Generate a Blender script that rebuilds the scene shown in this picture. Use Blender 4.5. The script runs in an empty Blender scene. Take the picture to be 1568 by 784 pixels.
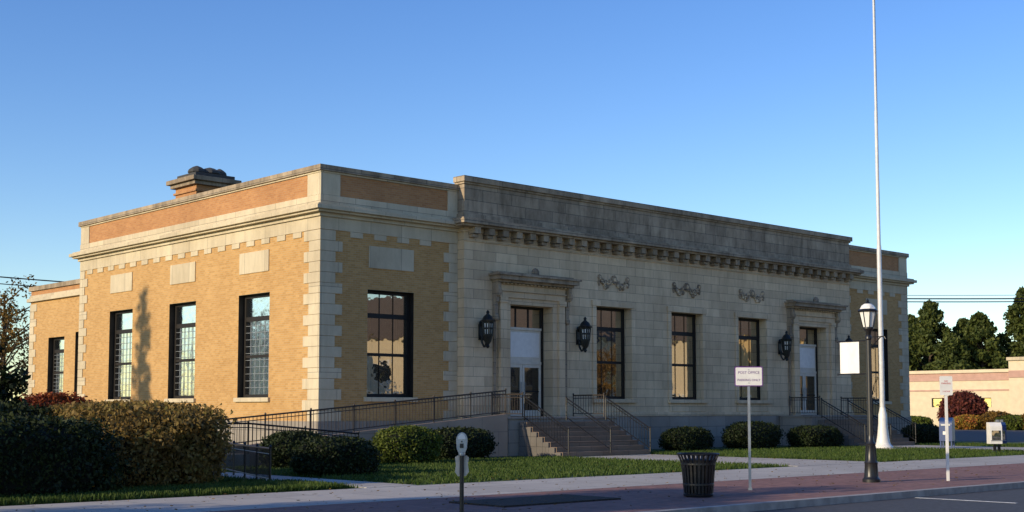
import bpy, math, random
import numpy as np
from mathutils import Vector
R=random.Random(7); rng=np.random.default_rng(7)
scene=bpy.context.scene
# ------------------------------------------------------------------ materials
def newmat(name):
    m=bpy.data.materials.new(name); m.use_nodes=True
    nt=m.node_tree; b=nt.nodes['Principled BSDF']
    return m,nt,b
def c4(c): return (c[0],c[1],c[2],1)
def N(nt,t,**k):
    n=nt.nodes.new(t)
    for a,v in k.items(): setattr(n,a,v)
    return n
def simple(name,col,rough=.6,metal=0,var=.15,scale=6,spec=.5,bump=0):
    m,nt,b=newmat(name)
    g=N(nt,'ShaderNodeNewGeometry'); no=N(nt,'ShaderNodeTexNoise'); no.inputs['Scale'].default_value=scale; no.inputs['Detail'].default_value=6
    nt.links.new(g.outputs['Position'],no.inputs['Vector'])
    r=N(nt,'ShaderNodeValToRGB')
    r.color_ramp.elements[0].color=c4([x*(1-var) for x in col]); r.color_ramp.elements[1].color=c4([min(1,x*(1+var)) for x in col])
    r.color_ramp.elements[0].position=.3; r.color_ramp.elements[1].position=.7
    nt.links.new(no.outputs['Fac'],r.inputs['Fac']); nt.links.new(r.outputs['Color'],b.inputs['Base Color'])
    b.inputs['Roughness'].default_value=rough; b.inputs['Metallic'].default_value=metal; b.inputs['Specular IOR Level'].default_value=spec
    if bump:
        bp=N(nt,'ShaderNodeBump'); bp.inputs['Strength'].default_value=bump; bp.inputs['Distance'].default_value=.02
        nt.links.new(no.outputs['Fac'],bp.inputs['Height']); nt.links.new(bp.outputs['Normal'],b.inputs['Normal'])
    return m
def wallvec(nt,flat=False):
    g=N(nt,'ShaderNodeNewGeometry'); s=N(nt,'ShaderNodeSeparateXYZ'); nt.links.new(g.outputs['Position'],s.inputs[0])
    c=N(nt,'ShaderNodeCombineXYZ')
    if flat:
        nt.links.new(s.outputs['X'],c.inputs['X']); nt.links.new(s.outputs['Y'],c.inputs['Y'])
    else:
        a=N(nt,'ShaderNodeMath',operation='ADD'); nt.links.new(s.outputs['X'],a.inputs[0]); nt.links.new(s.outputs['Y'],a.inputs[1])
        nt.links.new(a.outputs[0],c.inputs['X']); nt.links.new(s.outputs['Z'],c.inputs['Y'])
    return g,c
def masonry(name,c1,c2,mortar,bw,bh,ms,stain=.3,streak=0,rough=.85,flat=False,bump=.4,darkcol=(.35,.33,.3),big=.5,streakcol=(.2,.19,.18)):
    m,nt,b=newmat(name); L=nt.links.new
    g,c=wallvec(nt,flat)
    br=N(nt,'ShaderNodeTexBrick'); br.inputs['Scale'].default_value=1
    br.inputs['Brick Width'].default_value=bw; br.inputs['Row Height'].default_value=bh
    br.inputs['Mortar Size'].default_value=ms; br.inputs['Mortar Smooth'].default_value=.2
    br.inputs['Color1'].default_value=c4(c1); br.inputs['Color2'].default_value=c4(c2); br.inputs['Mortar'].default_value=c4(mortar)
    L(c.outputs[0],br.inputs['Vector'])
    no=N(nt,'ShaderNodeTexNoise'); no.inputs['Scale'].default_value=big; no.inputs['Detail'].default_value=8; no.inputs['Roughness'].default_value=.65
    L(g.outputs['Position'],no.inputs['Vector'])
    mr=N(nt,'ShaderNodeMapRange'); mr.inputs[1].default_value=.35; mr.inputs[2].default_value=.7; mr.inputs[3].default_value=0; mr.inputs[4].default_value=stain
    L(no.outputs['Fac'],mr.inputs[0])
    mx=N(nt,'ShaderNodeMix',data_type='RGBA',blend_type='MULTIPLY'); mx.inputs[7].default_value=c4(darkcol)
    L(mr.outputs[0],mx.inputs[0]); L(br.outputs['Color'],mx.inputs[6])
    out=mx.outputs[2]
    if streak:
        mp=N(nt,'ShaderNodeMapping'); mp.inputs['Scale'].default_value=(2.2,2.2,.5)
        L(g.outputs['Position'],mp.inputs[0])
        n2=N(nt,'ShaderNodeTexNoise'); n2.inputs['Scale'].default_value=1.1; n2.inputs['Detail'].default_value=9; n2.inputs['Roughness'].default_value=.7
        L(mp.outputs[0],n2.inputs['Vector'])
        m2=N(nt,'ShaderNodeMapRange'); m2.inputs[1].default_value=.42; m2.inputs[2].default_value=.66; m2.inputs[4].default_value=streak
        L(n2.outputs['Fac'],m2.inputs[0])
        x2=N(nt,'ShaderNodeMix',data_type='RGBA',blend_type='MULTIPLY'); x2.inputs[7].default_value=c4(streakcol)
        L(m2.outputs[0],x2.inputs[0]); L(out,x2.inputs[6]); out=x2.outputs[2]
    L(out,b.inputs['Base Color']); b.inputs['Roughness'].default_value=rough; b.inputs['Specular IOR Level'].default_value=.25
    n3=N(nt,'ShaderNodeTexNoise'); n3.inputs['Scale'].default_value=25; L(g.outputs['Position'],n3.inputs['Vector'])
    ad=N(nt,'ShaderNodeMath',operation='MULTIPLY_ADD'); ad.inputs[1].default_value=-1.0; L(br.outputs['Fac'],ad.inputs[0]); L(n3.outputs['Fac'],ad.inputs[2])
    bp=N(nt,'ShaderNodeBump'); bp.inputs['Strength'].default_value=bump; bp.inputs['Distance'].default_value=.012
    L(ad.outputs[0],bp.inputs['Height']); L(bp.outputs[0],b.inputs['Normal'])
    return m
def leafmat(name,cols,trans=.25):
    m,nt,b=newmat(name); L=nt.links.new
    g=N(nt,'ShaderNodeNewGeometry')
    no=N(nt,'ShaderNodeTexNoise'); no.inputs['Scale'].default_value=1.6; L(g.outputs['Position'],no.inputs['Vector'])
    ad=N(nt,'ShaderNodeMath',operation='MULTIPLY_ADD'); ad.inputs[1].default_value=.6; L(g.outputs['Random Per Island'],ad.inputs[0])
    sb=N(nt,'ShaderNodeMath',operation='SUBTRACT'); sb.inputs[1].default_value=.25; L(no.outputs['Fac'],sb.inputs[0]); L(sb.outputs[0],ad.inputs[2])
    r=N(nt,'ShaderNodeValToRGB'); e=r.color_ramp.elements
    while len(e)<len(cols): e.new(.5)
    for i,cc in enumerate(cols): e[i].position=i/(len(cols)-1); e[i].color=c4(cc)
    L(ad.outputs[0],r.inputs['Fac']); L(r.outputs[0],b.inputs['Base Color'])
    b.inputs['Roughness'].default_value=.6; b.inputs['Specular IOR Level'].default_value=.2
    t=N(nt,'ShaderNodeBsdfTranslucent'); L(r.outputs[0],t.inputs['Color'])
    mx=N(nt,'ShaderNodeMixShader'); mx.inputs[0].default_value=trans
    L(b.outputs[0],mx.inputs[1]); L(t.outputs[0],mx.inputs[2])
    L(mx.outputs[0],nt.nodes['Material Output'].inputs['Surface'])
    return m
def glassmat(name,tint,base,trans=.55,rough=.02,wav=.05,add=.22):
    m,nt,b=newmat(name); L=nt.links.new
    b.inputs['Base Color'].default_value=c4(base); b.inputs['Roughness'].default_value=.3
    gl=N(nt,'ShaderNodeBsdfGlossy'); gl.inputs['Roughness'].default_value=rough; gl.inputs['Color'].default_value=c4(tint)
    tr=N(nt,'ShaderNodeBsdfTransparent'); tr.inputs['Color'].default_value=(.8,.85,.82,1)
    g=N(nt,'ShaderNodeNewGeometry'); no=N(nt,'ShaderNodeTexNoise'); no.inputs['Scale'].default_value=1.7; L(g.outputs['Position'],no.inputs['Vector'])
    bp=N(nt,'ShaderNodeBump'); bp.inputs['Strength'].default_value=wav; bp.inputs['Distance'].default_value=.1
    L(no.outputs['Fac'],bp.inputs['Height']); L(bp.outputs[0],gl.inputs['Normal'])
    lw=N(nt,'ShaderNodeFresnel'); lw.inputs['IOR'].default_value=1.9
    ad=N(nt,'ShaderNodeMath',operation='ADD'); ad.inputs[1].default_value=add; L(lw.outputs[0],ad.inputs[0])
    m1=N(nt,'ShaderNodeMixShader'); m1.inputs[0].default_value=trans; L(b.outputs[0],m1.inputs[1]); L(tr.outputs[0],m1.inputs[2])
    m2=N(nt,'ShaderNodeMixShader'); L(ad.outputs[0],m2.inputs[0]); L(m1.outputs[0],m2.inputs[1]); L(gl.outputs[0],m2.inputs[2])
    L(m2.outputs[0],nt.nodes['Material Output'].inputs['Surface'])
    return m
M={}
M['brick']=masonry('buff_brick',(.55,.325,.125),(.44,.245,.085),(.46,.35,.20),.215,.078,.007,stain=.35,darkcol=(.7,.62,.52))
M['brick2']=masonry('orange_brick',(.50,.25,.10),(.41,.19,.075),(.42,.27,.16),.215,.078,.007,stain=.45,darkcol=(.55,.48,.44))
M['stone']=masonry('limestone_ashlar',(.80,.62,.40),(.63,.485,.315),(.36,.28,.2),1.15,.37,.010,stain=.5,streak=.32,darkcol=(.62,.57,.52),big=.4,streakcol=(.42,.38,.34))
M['trim']=masonry('limestone_trim',(.65,.555,.39),(.54,.455,.32),(.3,.26,.2),1.4,3.0,.01,stain=.45,streak=.2,darkcol=(.6,.56,.5))
M['weather']=masonry('weathered_limestone',(.50,.395,.275),(.37,.29,.205),(.17,.15,.12),1.5,.44,.012,stain=.7,streak=.62,darkcol=(.45,.43,.4),big=.8,streakcol=(.27,.25,.23))
M['granite']=masonry('granite_base',(.35,.31,.26),(.29,.255,.22),(.14,.13,.12),1.3,.48,.01,stain=.4)
M['dimgranite']=masonry('sun_dimmed_cheek',(.17,.155,.14),(.14,.13,.12),(.08,.075,.07),1.0,.36,.01,stain=.5)  # granite with its colour darkened to hold down the sun on the step ends
M['rampwall']=masonry('ramp_concrete',(.50,.36,.26),(.44,.31,.225),(.25,.19,.15),1.6,.9,.008,stain=.4)
M['stepstone']=masonry('brown_steps',(.25,.18,.125),(.21,.145,.10),(.11,.08,.06),1.4,.5,.008,stain=.4)
M['concrete']=masonry('sidewalk_concrete',(.52,.48,.42),(.45,.415,.365),(.2,.19,.18),1.8,1.75,.014,stain=.45,flat=True,bump=.2,darkcol=(.6,.58,.56))
M['paver']=masonry('brick_pavers',(.36,.18,.145),(.25,.125,.10),(.2,.16,.14),.22,.11,.008,stain=.45,flat=True,bump=.3,darkcol=(.5,.47,.48))
M['curb']=simple('granite_curb',(.34,.31,.28),.8,var=.25,scale=4)
M['asphalt']=simple('asphalt',(.055,.055,.058),.85,var=.3,scale=9,bump=.4)
M['earth']=simple('earth',(.07,.085,.03),.95,var=.4,scale=.3)
M['lawn']=simple('lawn_soil',(.05,.085,.022),.95,var=.35,scale=1.2,bump=.8)
M['mulch']=simple('mulch',(.035,.025,.018),.95,var=.5,scale=14,bump=1)
M['yellowpaint']=simple('yellow_paint',(.6,.4,.05),.7)
M['whitepaint']=simple('white_road_paint',(.6,.6,.58),.7,var=.3)
M['black']=simple('black_iron',(.012,.012,.013),.38,.0,var=.3)
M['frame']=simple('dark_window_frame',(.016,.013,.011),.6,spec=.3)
M['bronze']=simple('aged_bronze',(.02,.022,.02),.5,.3,var=.4)
M['rail']=simple('bronze_railing',(.05,.038,.03),.5,.2)
M['white']=simple('white_enamel',(.74,.72,.68),.35,var=.06)
M['polegrey']=simple('flagpole_paint',(.56,.56,.56),.4,var=.1)
M['doorwhite']=simple('door_frame_paint',(.62,.56,.46),.5,var=.08)
M['greymetal']=simple('galvanised_steel',(.38,.39,.40),.42,.7,var=.15)
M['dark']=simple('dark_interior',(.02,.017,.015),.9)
M['curtain']=simple('drapes',(.55,.38,.18),.9,var=.35,scale=3)
M['blind']=simple('blinds',(.66,.56,.38),.8,var=.1)
M['tar']=simple('roof_tar',(.05,.05,.05),.9)
M['shingle']=simple('roof_shingle',(.10,.075,.06),.9,var=.3)
M['glass']=glassmat('window_glass',(1,.93,.8),(.01,.01,.01),.6,wav=.04,add=.4)
M['doorglass']=glassmat('door_glass',(.8,.8,.8),(.01,.01,.01),.4,wav=.02,add=.0)
M['sideglass']=glassmat('leaded_glass',(.95,.93,.85),(.16,.16,.12),.3,.12,wav=.15,add=.22)
M['lampglass']=simple('frosted_lamp_glass',(.78,.77,.72),.25,var=.04)
M['bark']=simple('bark',(.09,.065,.045),.95,var=.4,scale=8,bump=1)
M['cream']=simple('cream_stucco',(.62,.51,.35),.85,var=.08,scale=2)
M['ochre']=simple('ochre_siding',(.60,.42,.20),.85,var=.1,scale=2)
M['pink']=simple('terracotta_band',(.45,.27,.21),.8,var=.1,scale=2)
M['blue']=simple('mailbox_blue',(.02,.05,.16),.4,var=.1)
M['purple']=simple('sign_purple',(.14,.04,.22),.5)
M['red']=simple('sign_red',(.5,.06,.06),.5)
M['shieldy']=simple('meter_plaque',(.66,.55,.42),.5)
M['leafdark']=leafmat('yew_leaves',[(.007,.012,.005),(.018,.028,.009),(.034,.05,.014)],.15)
M['leafgreen']=leafmat('boxwood_leaves',[(.03,.045,.008),(.08,.11,.016),(.15,.17,.03)])
M['leafgold']=leafmat('autumn_hedge_leaves',[(.05,.035,.012),(.17,.11,.032),(.28,.185,.055),(.18,.17,.045)],.35)
M['leafred']=leafmat('red_leaves',[(.05,.012,.008),(.2,.04,.015),(.3,.09,.02)])
M['leafmaroon']=leafmat('maroon_leaves',[(.03,.01,.01),(.12,.03,.025),(.2,.06,.035)])
M['leafpine']=leafmat('pine_needles',[(.02,.035,.009),(.06,.08,.018),(.12,.135,.03)],.25)
M['leafaut']=leafmat('autumn_leaves',[(.05,.03,.01),(.16,.09,.02),(.25,.15,.03)])
M['leafflower']=leafmat('flowerbed_leaves',[(.05,.09,.02),(.35,.22,.03),(.4,.08,.04)])
M['grassblade']=leafmat('grass_blades',[(.025,.045,.008),(.06,.105,.018),(.11,.14,.035)],.3)
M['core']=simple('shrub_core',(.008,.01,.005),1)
# ------------------------------------------------------------------ mesh builder
class MB:
    def __init__(s): s.v=[];s.f=[];s.m=[];s.mats=[]
    def mi(s,mat):
        mat=M[mat]
        if mat not in s.mats: s.mats.append(mat)
        return s.mats.index(mat)
    def face(s,pts,mat):
        n=len(s.v); s.v+= [tuple(p) for p in pts]; s.f.append(tuple(range(n,n+len(pts)))); s.m.append(s.mi(mat))
    def hexa(s,p,mat):
        n=len(s.v); s.v+=[tuple(q) for q in p]; k=s.mi(mat)
        for f in ((0,3,2,1),(4,5,6,7),(0,1,5,4),(1,2,6,5),(2,3,7,6),(3,0,4,7)):
            s.f.append(tuple(n+i for i in f)); s.m.append(k)
    def box(s,x0,x1,y0,y1,z0,z1,mat):
        x0,x1=min(x0,x1),max(x0,x1); y0,y1=min(y0,y1),max(y0,y1)
        s.hexa([(x0,y0,z0),(x1,y0,z0),(x1,y1,z0),(x0,y1,z0),(x0,y0,z1),(x1,y0,z1),(x1,y1,z1),(x0,y1,z1)],mat)
    def cyl(s,p0,p1,r0,r1,mat,n=8):
        p0=Vector(p0);p1=Vector(p1); d=(p1-p0)
        if d.length<1e-6:return
        d.normalize(); a=d.orthogonal().normalized(); b=d.cross(a)
        k=len(s.v); mi=s.mi(mat)
        for p,r in((p0,r0),(p1,r1)):
            for i in range(n):
                t=2*math.pi*i/n; s.v.append(tuple(p+a*(r*math.cos(t))+b*(r*math.sin(t))))
        for i in range(n):
            j=(i+1)%n; s.f.append((k+i,k+j,k+n+j,k+n+i)); s.m.append(mi)
        s.f.append(tuple(k+i for i in range(n))[::-1]); s.m.append(mi)
        s.f.append(tuple(k+n+i for i in range(n))); s.m.append(mi)
    def lathe(s,c,prof,mat,n=20,sx=1,sy=1,ph=0):
        k=len(s.v); mi=s.mi(mat)
        for r,z in prof:
            for i in range(n):
                t=2*math.pi*i/n+ph; s.v.append((c[0]+sx*r*math.cos(t),c[1]+sy*r*math.sin(t),c[2]+z))
        for q in range(len(prof)-1):
            for i in range(n):
                j=(i+1)%n; s.f.append((k+q*n+i,k+q*n+j,k+(q+1)*n+j,k+(q+1)*n+i)); s.m.append(mi)
        s.f.append(tuple(k+i for i in range(n))[::-1]); s.m.append(mi)
        e=k+(len(prof)-1)*n; s.f.append(tuple(e+i for i in range(n))); s.m.append(mi)
    def ball(s,c,r,mat,n=8,m=5):
        if not hasattr(r,'__len__'): r=(r,r,r)
        pr=[]
        for i in range(m+1):
            a=-math.pi/2+math.pi*i/m; pr.append((max(math.cos(a),.02),math.sin(a)*r[2]))
        s.lathe(c,pr,mat,n,r[0],r[1])
    def extr(s,prof,y0,y1,mat,axis='y'):
        n=len(prof); k=len(s.v); mi=s.mi(mat)
        for y in(y0,y1):
            for a,b in prof:
                s.v.append((a,y,b) if axis=='y' else (y,a,b))
        s.f.append(tuple(range(k,k+n))); s.m.append(mi)
        s.f.append(tuple(range(k+n,k+2*n))[::-1]); s.m.append(mi)
        for i in range(n):
            j=(i+1)%n; s.f.append((k+i,k+n+i,k+n+j,k+j)); s.m.append(mi)
    def finish(s,name,parent=None,bevel=0,smooth=False,loc=None,rotz=0):
        me=bpy.data.meshes.new(name); me.from_pydata(s.v,[],s.f)
        for m in s.mats: me.materials.append(m)
        me.polygons.foreach_set('material_index',s.m); me.update()
        if smooth:
            me.shade_smooth(); me.set_sharp_from_angle(angle=math.radians(35))
        ob=bpy.data.objects.new(name,me); scene.collection.objects.link(ob)
        if parent: ob.parent=parent
        if loc: ob.location=loc
        ob.rotation_euler[2]=rotz
        if bevel:
            b=ob.modifiers.new('bevel','BEVEL'); b.width=bevel; b.segments=2; b.limit_method='ANGLE'
        return ob
def empty(name,loc=(0,0,0),rotz=0):
    e=bpy.data.objects.new(name,None); scene.collection.objects.link(e); e.location=loc; e.rotation_euler[2]=rotz; return e
def ob(mb,o,u0,u1,v0,v1,z0,z1,mat):
    k,p=o
    if k=='F': mb.box(u0,u1,p-v1,p-v0,z0,z1,mat)
    elif k=='L': mb.box(p-v1,p-v0,u0,u1,z0,z1,mat)
    elif k=='R': mb.box(p+v0,p+v1,u0,u1,z0,z1,mat)
    elif k=='B': mb.box(u0,u1,p+v0,p+v1,z0,z1,mat)
def pt(o,u,v,z):
    k,p=o
    return {'F':(u,p-v,z),'L':(p-v,u,z),'R':(p+v,u,z),'B':(u,p+v,z)}[k]
def wall(mb,o,u0,u1,z0,z1,ops,mat,depth=.35,rmat=None):
    us=sorted({u0,u1}|{q for op in ops for q in op[:2]}); zs=sorted({z0,z1}|{q for op in ops for q in op[2:4]})
    for i in range(len(us)-1):
        for j in range(len(zs)-1):
            uc=(us[i]+us[i+1])/2; zc=(zs[j]+zs[j+1])/2
            if any(a<uc<b and c<zc<d for a,b,c,d in ops): continue
            mb.face([pt(o,us[i],0,zs[j]),pt(o,us[i+1],0,zs[j]),pt(o,us[i+1],0,zs[j+1]),pt(o,us[i],0,zs[j+1])],mat)
    rm=rmat or mat
    for a,b,c,d in ops:
        for (ua,za),(ub,zb) in (((a,c),(a,d)),((b,c),(b,d)),((a,c),(b,c)),((a,d),(b,d))):
            mb.face([pt(o,ua,0,za),pt(o,ub,0,zb),pt(o,ub,-depth,zb),pt(o,ua,-depth,za)],rm)
# ------------------------------------------------------------------ POST OFFICE
post=empty('post_office_building')
LX=38.6; LY=19.2; C0=6.25; C1=32.35; PJ=.4
ZS,ZT=2.15,6.0
win_f=[3.1,35.5]; win_c=[14.53,19.3,24.07]; doors=[9.7,28.9]; win_s=[4.3,9.7,15.1]
W=MB()
F0=('F',0); FC=('F',-PJ); SL=('L',0); SR=('R',LX); BK=('B',LY)
for a,b in((0,C0),(C1,LX)):
    ops=[(c-1.05,c+1.05,ZS,ZT) for c in win_f if a<c<b]
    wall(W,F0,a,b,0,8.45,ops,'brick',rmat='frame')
cops=[(c-1.08,c+1.08,ZS,ZT) for c in win_c]
wall(W,FC,C0,C1,0,8.45,cops+[(d-1.15,d+1.15,1.43,5.8) for d in doors],'stone',depth=.5)
for x in(C0,C1): W.face([(x,-PJ,0),(x,0,0),(x,0,8.45),(x,-PJ,8.45)],'stone')
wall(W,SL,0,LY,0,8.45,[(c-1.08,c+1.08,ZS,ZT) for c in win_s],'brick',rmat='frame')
wall(W,SR,0,LY,0,8.45,[(c-1.08,c+1.08,ZS,ZT) for c in win_s],'brick')
wall(W,BK,0,LX,0,8.45,[],'brick')
WY=25.6; WX=.35
WL=('L',WX)
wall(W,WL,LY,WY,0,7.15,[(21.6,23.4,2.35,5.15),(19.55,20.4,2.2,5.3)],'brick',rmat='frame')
W.box(WX+.6,34,WY-.2,WY,0,7.15,'brick'); W.box(WX+.001,WX+.6,WY-.02,WY,0,7.15,'brick'); W.box(33.8,34,LY,WY-.2,0,7.15,'brick')
W.finish('walls',post)
T=MB()
def band(z0,z1,p,mat,inn=.35):
    T.box(-p,C0,-p,inn,z0,z1,mat); T.box(C1,LX+p,-p,inn,z0,z1,mat)
    T.box(-p,inn,inn,LY-inn,z0,z1,mat); T.box(LX-inn,LX+p,inn,LY-inn,z0,z1,mat)
    T.box(-p,LX+p,LY-inn,LY+p,z0,z1,mat)
band(8.0,8.45,.04,'trim',inn=.1)
band(8.45,8.58,.12,'trim'); band(8.58,8.66,.3,'trim'); band(8.66,8.80,.42,'trim'); band(8.80,8.87,.3,'trim')
band(8.87,9.22,.05,'trim'); band(9.22,10.0,0,'brick2'); band(10.0,10.06,.06,'trim'); band(10.06,10.27,.13,'weather')
u=1.15
while u<LY-1.2:
    T.box(-.037,.06,u,u+.55,7.80,7.998,'trim'); u+=1.05
u=1.25
while u<C0-.9:
    T.box(u,u+.55,-.037,.06,7.80,7.998,'trim'); T.box(LX-u-.55,LX-u,-.037,.06,7.80,7.998,'trim'); u+=1.05
for a,b in((-.035,.8),(5.75,C0-.02),(C1+.02,32.85),(LX-.8,LX+.035)):
    T.box(a,b,-.035,.2,9.222,9.998,'trim')
T.box(-.035,.2,.2,.8,9.222,9.998,'trim'); T.box(-.035,.2,LY-.8,LY+.034,9.222,9.998,'trim')
def cband(z0,z1,p,mat,e=0,inn=.5):
    T.box(C0-e,C1+e,-PJ-p,-PJ+inn,z0,z1,mat)
cband(8.1,8.2,.05,'stone',.05,.02)
cband(8.45,8.62,.06,'stone',.06); cband(8.62,8.70,.45,'weather',.42); cband(8.70,8.86,.58,'weather',.5); cband(8.86,8.93,.46,'weather',.42)
cband(8.93,9.15,.1,'weather',.08); cband(9.15,10.28,.02,'weather',.02); cband(10.28,10.36,.08,'weather',.08); cband(10.36,10.58,.16,'weather',.14)
nm=36
for i in range(nm):
    x=C0+.35+(C1-C0-.7)*i/(nm-1)
    T.box(x-.15,x+.15,-PJ-.40,-PJ-.0,8.36,8.617,'weather')
    T.box(x-.13,x+.13,-PJ-.28,-PJ-.0,8.24,8.358,'weather')
h=.372; z=1.3; i=0
while z<7.95:
    z1=min(z+h,8.0)-.008
    a,b=(.62,.98) if i%2 else (.92,.66)
    T.box(-.035,a,-.035,b,z,z1,'trim')
    T.box(LX-a,LX+.035,-.035,b,z,z1,'trim')
    w=.42 if i%2 else .68
    T.box(C0-w,C0-.003,-.035,.05,z,z1,'trim'); T.box(C1+.003,C1+w,-.035,.05,z,z1,'trim')
    w=.45 if i%2 else .75
    T.box(-.035,.05,LY-w,LY+.03,z,z1,'trim'); 
    if z1<7: T.box(WX-.03,WX+.1,WY-w,WY+.03,z,z1,'trim')
    z+=h; i+=1
T.box(-.07,C0,-.07,.1,0,1.3,'granite'); T.box(C1,LX+.07,-.07,.1,0,1.3,'granite')
T.box(-.07,.1,.1,LY+.05,0,1.3,'granite'); T.box(C0-.05,7.9,-PJ-.07,-PJ+.02,0,1.43,'granite'); T.box(11.5,27.1,-PJ-.07,-PJ+.02,0,1.43,'granite'); T.box(30.7,C1+.05,-PJ-.07,-PJ+.02,0,1.43,'granite')
T.box(C0-.08,7.9,-PJ-.1,-PJ+.02,1.433,1.6,'stone'); T.box(11.5,27.1,-PJ-.1,-PJ+.02,1.433,1.6,'stone'); T.box(30.7,C1+.08,-PJ-.1,-PJ+.02,1.433,1.6,'stone')
def tablet(o,c,w=1.02):
    ob(T,o,c-w,c+w,-.05,.04,6.78,7.58,'trim')
for c in win_f: tablet(F0,c)
for c in win_s: tablet(SL,c)
for c in win_f: T.box(c-1.2,c+1.2,-.1,.3,ZS-.16,ZS-.002,'trim')
for c in win_s: T.box(-.1,.3,c-1.2,c+1.2,ZS-.16,ZS-.002,'trim')
T.box(WX-.08,WX+.3,21.5,23.5,2.2,2.348,'trim')
for c in win_c:
    T.box(c-1.32,c+1.32,-PJ-.14,-PJ+.4,ZS-.16,ZS-.002,'stone')
    T.box(c-1.30,c-1.082,-PJ-.055,-PJ+.02,ZS,ZT+.0,'stone'); T.box(c+1.082,c+1.30,-PJ-.055,-PJ+.02,ZS,ZT,'stone')
    T.box(c-1.34,c+1.34,-PJ-.075,-PJ+.02,ZT+.002,ZT+.24,'stone')
    T.box(c-1.2,c+1.2,-PJ-.03,-PJ+.02,1.62,ZS-.165,'stone')
T.box(WX-.05,34,LY+.1,WY+.05,7.15,7.3,'trim'); T.box(WX-.16,34,LY+.1,WY+.16,6.98,7.148,'trim'); T.box(WX,34,LY+.1,WY,7.3,7.52,'brick2'); T.box(WX-.1,34,LY+.15,WY+.1,7.52,7.74,'weather')
T.finish('stone_trim',post,bevel=.012)
RF=MB(); RF.box(.2,LX-.2,.2,LY-.2,9.2,9.3,'tar'); RF.box(C0+.1,C1-.1,-.2,.2,9.3,9.5,'tar'); RF.finish('roof',post)
CH=MB(); cx,cy=3.0,14.2
CH.box(cx,cx+1.8,cy,cy+1.9,9.3,11.75,'brick2'); CH.box(cx-.08,cx+1.88,cy-.08,cy+1.98,11.45,11.55,'brick2')
CH.box(cx-.18,cx+1.98,cy-.18,cy+2.08,11.75,11.92,'weather'); CH.box(cx-.32,cx+2.12,cy-.32,cy+2.22,11.92,12.12,'weather')
CH.box(cx-.1,cx+1.9,cy-.1,cy+1.6,12.12,12.3,'tar')
for dx,rr in((.35,1),(1.0,1.25),(1.5,.8)): CH.lathe((cx+dx,cy+.6,12.3),[(.3*rr,0),(.42*rr,.1),(.38*rr,.22),(.2*rr,.34),(.05,.4)],'tar',10)
CH.hexa([(cx+1.9,cy-.3,9.3),(cx+3.9,cy-.3,9.3),(cx+3.9,cy+.9,9.3),(cx+1.9,cy+.9,9.3),(cx+1.9,cy-.3,12.1),(cx+3.9,cy-.3,11.55),(cx+3.9,cy+.9,11.55),(cx+1.9,cy+.9,12.1)],'tar')
CH.finish('chimney',post,bevel=.02)
# windows
WN=MB(); GL=MB()
def window(o,u0,u1,z0,z1,rec=.3,side=False,blinds=0,cols=3,curt=True,room='dark'):
    v0,v1=-rec-.05,-rec+.05; fr=.12
    ob(WN,o,u0,u0+fr,v0,v1,z0,z1,'frame'); ob(WN,o,u1-fr,u1,v0,v1,z0,z1,'frame')
    ob(WN,o,u0+fr,u1-fr,v0,v1,z1-fr,z1,'frame'); ob(WN,o,u0+fr,u1-fr,v0,v1,z0,z0+fr,'frame')
    H=z1-z0
    for k,t in((.235,.17),(.6,.11)):
        zz=z1-H*k; ob(WN,o,u0+fr,u1-fr,v0,v1-.01,zz-t/2,zz+t/2,'frame')
    g='sideglass' if side else 'glass'
    GL.face([pt(o,u0+fr*.8,-rec,z0+fr*.8),pt(o,u1-fr*.8,-rec,z0+fr*.8),pt(o,u1-fr*.8,-rec,z1-fr*.8),pt(o,u0+fr*.8,-rec,z1-fr*.8)],g)
    ww=u1-u0-2*fr
    if side:
        zt=z1-H*.235
        for i in range(1,6):
            uu=u0+fr+ww*i/6; ob(WN,o,uu-.008,uu+.008,-rec+.012,-rec+.03,z0+fr,zt,'greymetal')
        for j in range(1,11):
            zz=z0+fr+(zt-z0-fr)*j/11; ob(WN,o,u0+fr,u1-fr,-rec+.031,-rec+.045,zz-.008,zz+.008,'greymetal')
    else:
        for i in range(1,cols):
            uu=u0+fr+ww*i/cols; ob(WN,o,uu-.008,uu+.008,-rec+.012,-rec+.03,z0+fr,z1-fr,'frame')
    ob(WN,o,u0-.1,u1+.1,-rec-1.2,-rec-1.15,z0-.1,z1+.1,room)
    if blinds:
        zb=z1-H*blinds
        ob(WN,o,u0+fr,u1-fr,-rec-.14,-rec-.12,zb,z1-.05,'blind')
    if curt:
        for sgn in(0,1):
            n=9; wd=ww*.24; st=u0+fr if not sgn else u1-fr-wd
            for i in range(n):
                ob(WN,o,st+wd*i/n,st+wd*(i+1)/n-.004,-rec-.3-(.04 if i%2 else 0),-rec-.27-(.04 if i%2 else 0),z0,z1,'curtain')
for c in win_f: window(F0,c-1.05,c+1.05,ZS,ZT,blinds=.24)
for k,c in enumerate(win_c): window(FC,c-1.08,c+1.08,ZS,ZT,rec=.42,blinds=(.22,.0,.12)[k])
for c in win_s: window(SL,c-1.08,c+1.08,ZS,ZT,side=True,blinds=.24,curt=False)
for c in win_s: window(SR,c-1.08,c+1.08,ZS,ZT,curt=False)
window(WL,21.6,23.4,2.35,5.15,side=True,curt=False); window(WL,19.55,20.4,2.2,5.3,curt=False,cols=1)
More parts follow.
